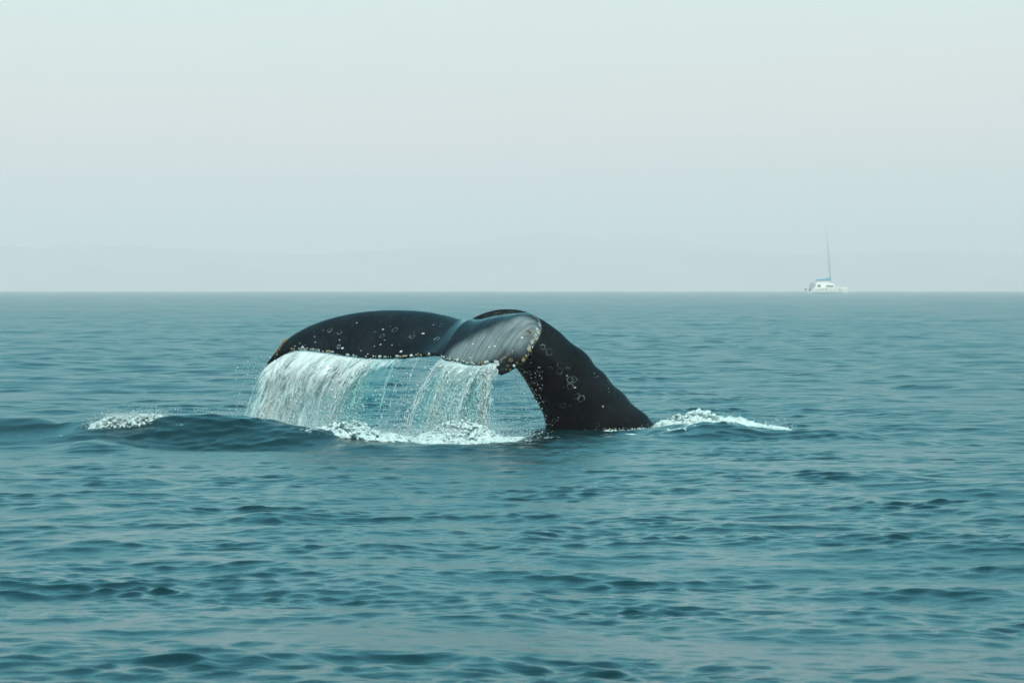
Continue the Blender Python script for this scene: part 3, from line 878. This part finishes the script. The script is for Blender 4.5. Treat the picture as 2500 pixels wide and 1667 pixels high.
def make_fall(name, label, u0, u1, seed, n_clumps, n_strand, n_drop, n_sheet, edge_fade):
    rg = np.random.default_rng(seed)
    root = tag(empty(name, tuple(path(*launch(np.array([(u0 + u1) / 2])), np.array([.45]))[0])), label, 'water', kind='stuff')
    base = np.array(root.location)
    clumps = np.sort(rg.uniform(u0, u1, n_clumps))
    weight = rg.uniform(.3, 1, n_clumps) * edge_fade(clumps)
    weight /= weight.sum()
    # thin curtains
    Vs, Fs, su, tt, efu = [], [], [], [], []
    off = 0
    for k in range(n_sheet):
        a = u0 + (u1 - u0) * (0 if k < 2 else rg.uniform(0, .7)); b = u1 if k < 2 else min(u1, a + (u1 - u0) * rg.uniform(.15, .4))
        nu, ntm = 90 if k < 2 else 40, 34
        uu_ = np.linspace(a, b, nu)
        p, v = launch(uu_)
        v = v + rg.normal(0, .12, 3) + np.array([1, .8, .2]) * (np.interp(uu_, np.linspace(u0, u1, 24), rg.normal(0, .16, 24)))[:, None]
        th_ = t_hit(p, v, .02)
        T_ = np.linspace(0.0, 1, ntm)
        q = path(p[:, None, :].repeat(ntm, 1), v[:, None, :].repeat(ntm, 1), th_[:, None] * T_[None, :])
        arc = np.concatenate([[0], np.cumsum(np.linalg.norm(np.diff(p, axis=0), axis=1))]) + k * 7.3
        for i in range(nu):
            for j in range(ntm):
                w_ = mnoise.noise_vector(Vector((arc[i] * 9, T_[j] * 2.2 + k * 3, k * 1.7)))
                w2 = mnoise.noise_vector(Vector((arc[i] * 26, T_[j] * 5 + k * 3, k * 2.7)))
                q[i, j] += (np.array(w_) * np.array([.09, .14, .02]) + np.array(w2) * np.array([.03, .05, .01])) * min(1, T_[j] * 2)
        Vs.append(q.reshape(-1, 3) - base); Fs.append(grid_faces(nu, ntm, off)); off += nu * ntm
        su.append(np.repeat(arc, ntm)); tt.append(np.tile(T_, nu)); efu.append(np.repeat(uu_, ntm))
    ef = [edge_fade(u0 + (u1 - u0) * 0 + q_) for q_ in efu]
    m, c = water_white(name + '_curtain', .5, (.95, .93, .92, 1))
    cv = m.n('ShaderNodeCombineXYZ', {0: m.attr('su').outputs['Fac'], 1: m.attr('tt').outputs['Fac']}).outputs[0]
    n1 = m.noise(m.mapping(cv, (16, 1.6, 1)), 1.0, 5, .65, .6)
    n2 = m.noise(m.mapping(cv, (64, 10, 1)), 1.0, 5, .7, 1.2)
    n0 = m.noise(m.mapping(cv, (5.5, 1.1, 1)), 1.0, 3, .6, 1.0)
    al = m.math('ADD', m.math('MULTIPLY', n1, .38), m.math('MULTIPLY', n2, .48))
    al = m.math('ADD', al, m.math('MULTIPLY', n0, .40))
    al = m.math('SUBTRACT', al, m.ramp(m.attr('tt').outputs['Fac'], .05, .8, -.06, .105))
    al = m.math('ADD', al, m.math('MULTIPLY', m.math('SUBTRACT', m.attr('ef').outputs['Fac'], .85), .22))
    al = m.ramp(al, .525, .65, 0.0, .93)
    m.set(c.inputs[0], m.math('SUBTRACT', 1.0, al))
    m.done(c.outputs[0])
    o = mesh_np('curtain', np.concatenate(Vs), np.concatenate(Fs), m.m, True, root); o['kind'] = 'stuff'
    for nm, arr in (('su', su), ('tt', tt), ('ef', ef)):
        at = o.data.attributes.new(nm, 'FLOAT', 'POINT'); at.data.foreach_set('value', np.concatenate(arr).astype(np.float32))
    # strands that bunch into fingers and break up
    Vs, Fs, off = [], [], 0
    ring = 5
    for k in range(n_strand):
        c_ = rg.choice(n_clumps, p=weight)
        u_ = float(np.clip(clumps[c_] + rg.normal(0, (u1 - u0) / n_clumps * .55), u0, u1))
        p, v = launch(np.array([u_]))
        v = v[0] + rg.normal(0, .035, 3) + np.random.default_rng(seed * 100 + int(c_)).normal(0, .17, 3) * np.array([1, 1, .5])
        p = p[0] + rg.normal(0, .012, 3)
        te = t_hit(p, v, .02) * (1 if rg.random() < .3 else rg.uniform(.25, .95))
        ts = 0 if rg.random() < .45 else te * rg.uniform(.1, .7)
        n = 24
        t = np.linspace(ts, te, n)
        q = path(np.repeat(p[None], n, 0), np.repeat(v[None], n, 0), t)
        ph = rg.uniform(0, 99)
        amp_ = .03 * t / .45
        q[:, 0] += amp_ * (np.sin(t * 23 + ph) + .5 * np.sin(t * 61 + ph * 2)) * .7; q[:, 1] += amp_ * np.cos(t * 27 + ph * 1.7)
        r = rg.choice([.003, .005, .008, .013], p=[.30, .34, .24, .12]) * (1 + .7 * np.sin(t * rg.uniform(50, 120) + ph) * np.clip(t / .25, 0, 1))
        r *= np.clip((te - t) / (te - ts) * 6, .15, 1)
        a = 2 * math.pi * np.arange(ring) / ring
        R_ = np.stack([np.cos(a), np.sin(a), np.zeros(ring)], -1)
        V = q[:, None, :] + R_[None] * r[:, None, None]
        Vs.append(V.reshape(-1, 3) - base); Fs.append(grid_faces(n, ring, off, wrap=True)); off += n * ring
    o = mesh_np('water_strand', np.concatenate(Vs), np.concatenate(Fs), M_strand, True, root); o['kind'] = 'stuff'
    # drops
    c_ = rg.choice(n_clumps, n_drop, p=weight)
    u_ = np.clip(clumps[c_] + rg.normal(0, (u1 - u0) / n_clumps * .8, n_drop), u0, u1)
    p, v = launch(u_)
    cvel = np.stack([np.random.default_rng(seed * 100 + i_).normal(0, .17, 3) for i_ in range(n_clumps)]) * np.array([1, 1, .5])
    v = v + cvel[c_] + rg.normal(0, 1, (n_drop, 3)) * rg.choice([.04, .10, .22], (n_drop, 1), p=[.5, .35, .15])
    t = t_hit(p, v, .02) * np.sqrt(rg.uniform(0.0, 1.0, n_drop))
    q = path(p, v, t)
    r = np.exp(rg.normal(math.log(.0038), .55, n_drop)).clip(.0016, .019)
    st = np.ones((n_drop, 3)); st[:, 2] = 1 + rg.uniform(0, 1.4, n_drop)
    o = drops_object('droplet', q - base, r, M_drop, root, st); o['kind'] = 'stuff'
    return root
make_fall('falling_water', 'white curtain of water pouring off the far fluke of the whale', .7, 9.0, 31, 30, 170, 15000, 14,
    lambda u: np.interp(u, [.7, 2, 5, 6.5, 7.4, 8.0, 9.0], [.7, 1, 1, .8, .35, .10, .02]))
make_fall('falling_water', 'white curtain of water pouring off the near fluke beside the tail stock', 10.5, 17.0, 47, 22, 150, 14000, 14,
    lambda u: np.interp(u, [10.5, 11.2, 13, 15.5, 16.5, 17.0], [.35, .9, 1, .9, .55, .3]))

def make_foam_material():
    m = Mat('white_foam')
    pos = m.pos()
    n1 = m.noise(pos, 24, 6, .7); n2 = m.noise(pos, 70, 3, .6)
    col = m.mix(m.ramp(n1, .35, .62), (.34, .43, .43, 1), (.62, .63, .62, 1))
    p = m.principled(Base_Color=col, Roughness=.55)
    p.inputs['Subsurface Weight'].default_value = .25
    p.inputs['Subsurface Radius'].default_value = (.05, .06, .06)
    p.inputs['Subsurface Scale'].default_value = .6
    m.set(p.inputs['Normal'], m.bump(m.math('ADD', n1, m.math('MULTIPLY', n2, .5)), .8, .03))
    return m.done(p.outputs[0])
M_foam = make_foam_material()

def make_foam(name, label, prof, n_lump, n_drop, seed, rmin=.018, rmax=.06, throw=.12, jet=1.0, voxel=.018):
    """prof rows: photo column, top row, bottom row, distance, half depth"""
    rg = np.random.default_rng(seed)
    pr = np.array(prof, float)
    C, Rr = [], []
    ext = np.maximum(pr[:, 2] - pr[:, 1], 4)
    cdf = np.concatenate([[0], np.cumsum((ext[1:] + ext[:-1]) / 2 * np.diff(pr[:, 0]))]); cdf /= cdf[-1]
    for k in range(n_lump):
        px = np.interp(rg.random(), cdf, pr[:, 0])
        top, bot, d, hd = (np.interp(px, pr[:, 0], pr[:, j]) for j in (1, 2, 3, 4))
        e = rg.uniform(-1, 1)
        x = (px - 1250) / F_PX * d; y = d + e * hd
        zs = float(whale_water(np.array([x]), np.array([y]))[0])
        zt = P(px, top, d).z
        H = max(.015, zt - float(whale_water(np.array([x]), np.array([d]))[0]))
        f = rg.random() ** 1.3
        r = rg.uniform(rmin, rmax) * (1.1 - .5 * f)
        C.append(Vector((x, y, zs + H * f * (1 - .75 * e * e) - r * .55))); Rr.append(r)
    root = tag(empty(name, tuple(C[0].xy) + (0,)), label, 'foam', kind='stuff')
    base = np.array(root.location)
    v, f = ico()
    o = drops_object('raw', np.array([c for c in C]) - base, np.array(Rr), M_foam, None, np.stack([rg.uniform(.9, 1.9, n_lump), rg.uniform(.9, 1.5, n_lump), rg.uniform(.6, 1.0, n_lump)], -1))
    r_ = o.modifiers.new('r', 'REMESH'); r_.mode = 'VOXEL'; r_.voxel_size = voxel
    dg = bpy.context.evaluated_depsgraph_get()
    me = bpy.data.meshes.new_from_object(o.evaluated_get(dg))
    old = o.data; bpy.data.objects.remove(o); bpy.data.meshes.remove(old)
    me.name = 'froth'
    co = np.zeros(len(me.vertices) * 3, np.float32); me.vertices.foreach_get('co', co); co = co.reshape(-1, 3)
    no = np.zeros(len(me.vertices) * 3, np.float32); me.vertices.foreach_get('normal', no); no = no.reshape(-1, 3)
    dsp = np.array([mnoise.fractal(Vector(c) * 17.0, .6, 2.1, 4) for c in co])
    co += no * (dsp * .022)[:, None]
    me.vertices.foreach_set('co', co.ravel()); me.update()
    for p in me.polygons: p.use_smooth = True
    me.materials.clear(); me.materials.append(M_foam)
    fo = link(bpy.data.objects.new('froth', me), root); fo['kind'] = 'stuff'
    # thrown drops
    q, rr = [], []
    for k in range(n_drop):
        i = rg.integers(n_lump)
        c = np.array(C[i])
        d_ = rg.normal(0, 1, 3) * np.array([throw * .9, throw, throw * .55]); d_[2] = abs(d_[2]) * rg.random() * jet
        q.append(c + d_ + np.array([0, 0, Rr[i] * .6])); rr.append(float(np.exp(rg.normal(math.log(.0024), .5))))
    o = drops_object('droplet', np.array(q) - base, np.clip(rr, .002, .016), M_drop, root); o['kind'] = 'stuff'
    return root
make_foam('splash_foam', 'white foam breaking behind the tail stock on the right',
    [(1598, 1036, 0, 46.6, .2), (1623, 1018, 0, 46.5, .4), (1648, 1010, 0, 46.4, .5), (1678, 1002, 0, 46.2, .55), (1700, 996, 0, 46.2, .6), (1721, 996, 0, 46.1, .6), (1734, 1007, 0, 46.1, .5),
     (1754, 1013, 0, 46.0, .5), (1781, 1014, 0, 45.9, .5), (1808, 1018, 0, 45.8, .4), (1827, 1025, 0, 45.7, .35), (1854, 1033, 0, 45.6, .3), (1884, 1041, 0, 45.3, .3), (1909, 1045, 0, 45.1, .25), (1924, 1056, 0, 44.9, .15)],
    1700, 1500, 3, .020, .058, .10)
make_foam('splash_foam', 'white splash foam where water from the near fluke hits the sea',
    [(1000, 1078, 0, 43.5, .5), (1020, 1064, 0, 43.5, .8), (1050, 1048, 0, 43.4, .95), (1090, 1026, 0, 43.4, 1.0), (1130, 1020, 0, 43.4, 1.0), (1170, 1028, 0, 43.4, .9), (1205, 1052, 0, 43.5, .7), (1232, 1070, 0, 43.6, .5), (1275, 1072, 0, 43.9, .2)],
    2400, 8000, 4, .018, .050, .22, 1.8)
make_foam('splash_foam', 'white splash foam where water from the far fluke hits the sea',
    [(600, 1036, 0, 45.0, .3), (680, 1040, 0, 44.6, .4), (760, 1048, 0, 44.0, .5), (800, 1038, 0, 43.7, .7), (840, 1020, 0, 43.5, .9), (880, 1024, 0, 43.4, .9), (920, 1046, 0, 43.3, .9), (960, 1056, 0, 43.3, .8), (1000, 1064, 0, 43.3, .7)],
    2200, 7000, 5, .018, .050, .20, 1.6)
make_foam('crest_foam', 'small white foam curl on the crest of the dark wave at left',
    [(215, 1044, 0, 43.4, .1), (240, 1034, 0, 43.5, .2), (262, 1012, 0, 43.6, .35), (290, 1014, 0, 43.6, .35), (320, 1012, 0, 43.6, .35), (350, 1007, 0, 43.6, .35), (375, 1008, 0, 43.6, .3), (395, 1018, 0, 43.6, .15)],
    1300, 3600, 6, .006, .018, .09, 1.2, .010)
make_foam('wash_foam', 'thin white wash lapping round the foot of the tail stock',
    [(1440, 1052, 0, 46.3, .25), (1500, 1048, 0, 46.4, .35), (1560, 1044, 0, 46.6, .35), (1605, 1038, 0, 46.9, .3)], 300, 200, 9, .008, .024, .06)
# loose drops hanging in the air round the tail
rg = np.random.default_rng(77)
q = [P(rg.uniform(570, 690), 1040 - 170 * rg.random() ** 1.6, rg.uniform(45, 47.5)) for _ in range(420)] + [P(rg.uniform(960, 1080), rg.uniform(880, 1070), rg.uniform(44, 46)) for _ in range(500)] \
    + [P(1215 + 110 * rg.random(), 1075 - 170 * rg.random() ** 1.5, rg.uniform(44.2, 45.6)) for _ in range(420)] + [P(rg.normal(1268, 9), rg.uniform(900, 960), 44.9) for _ in range(160)] \
    + [P(rg.uniform(380, 620), 1022 - 28 * rg.random() ** 2, 43.9) for _ in range(260)]
b0 = Vector((-1.0, 45, 1.0))
o = drops_object('water_spray', np.array(q) - np.array(b0), np.exp(rg.normal(math.log(.0042), .45, len(q))).clip(.002, .013), M_drop)
o.location = b0
tag(o, 'fine drops of spray hanging in the air round the whale tail', 'spray', kind='stuff')
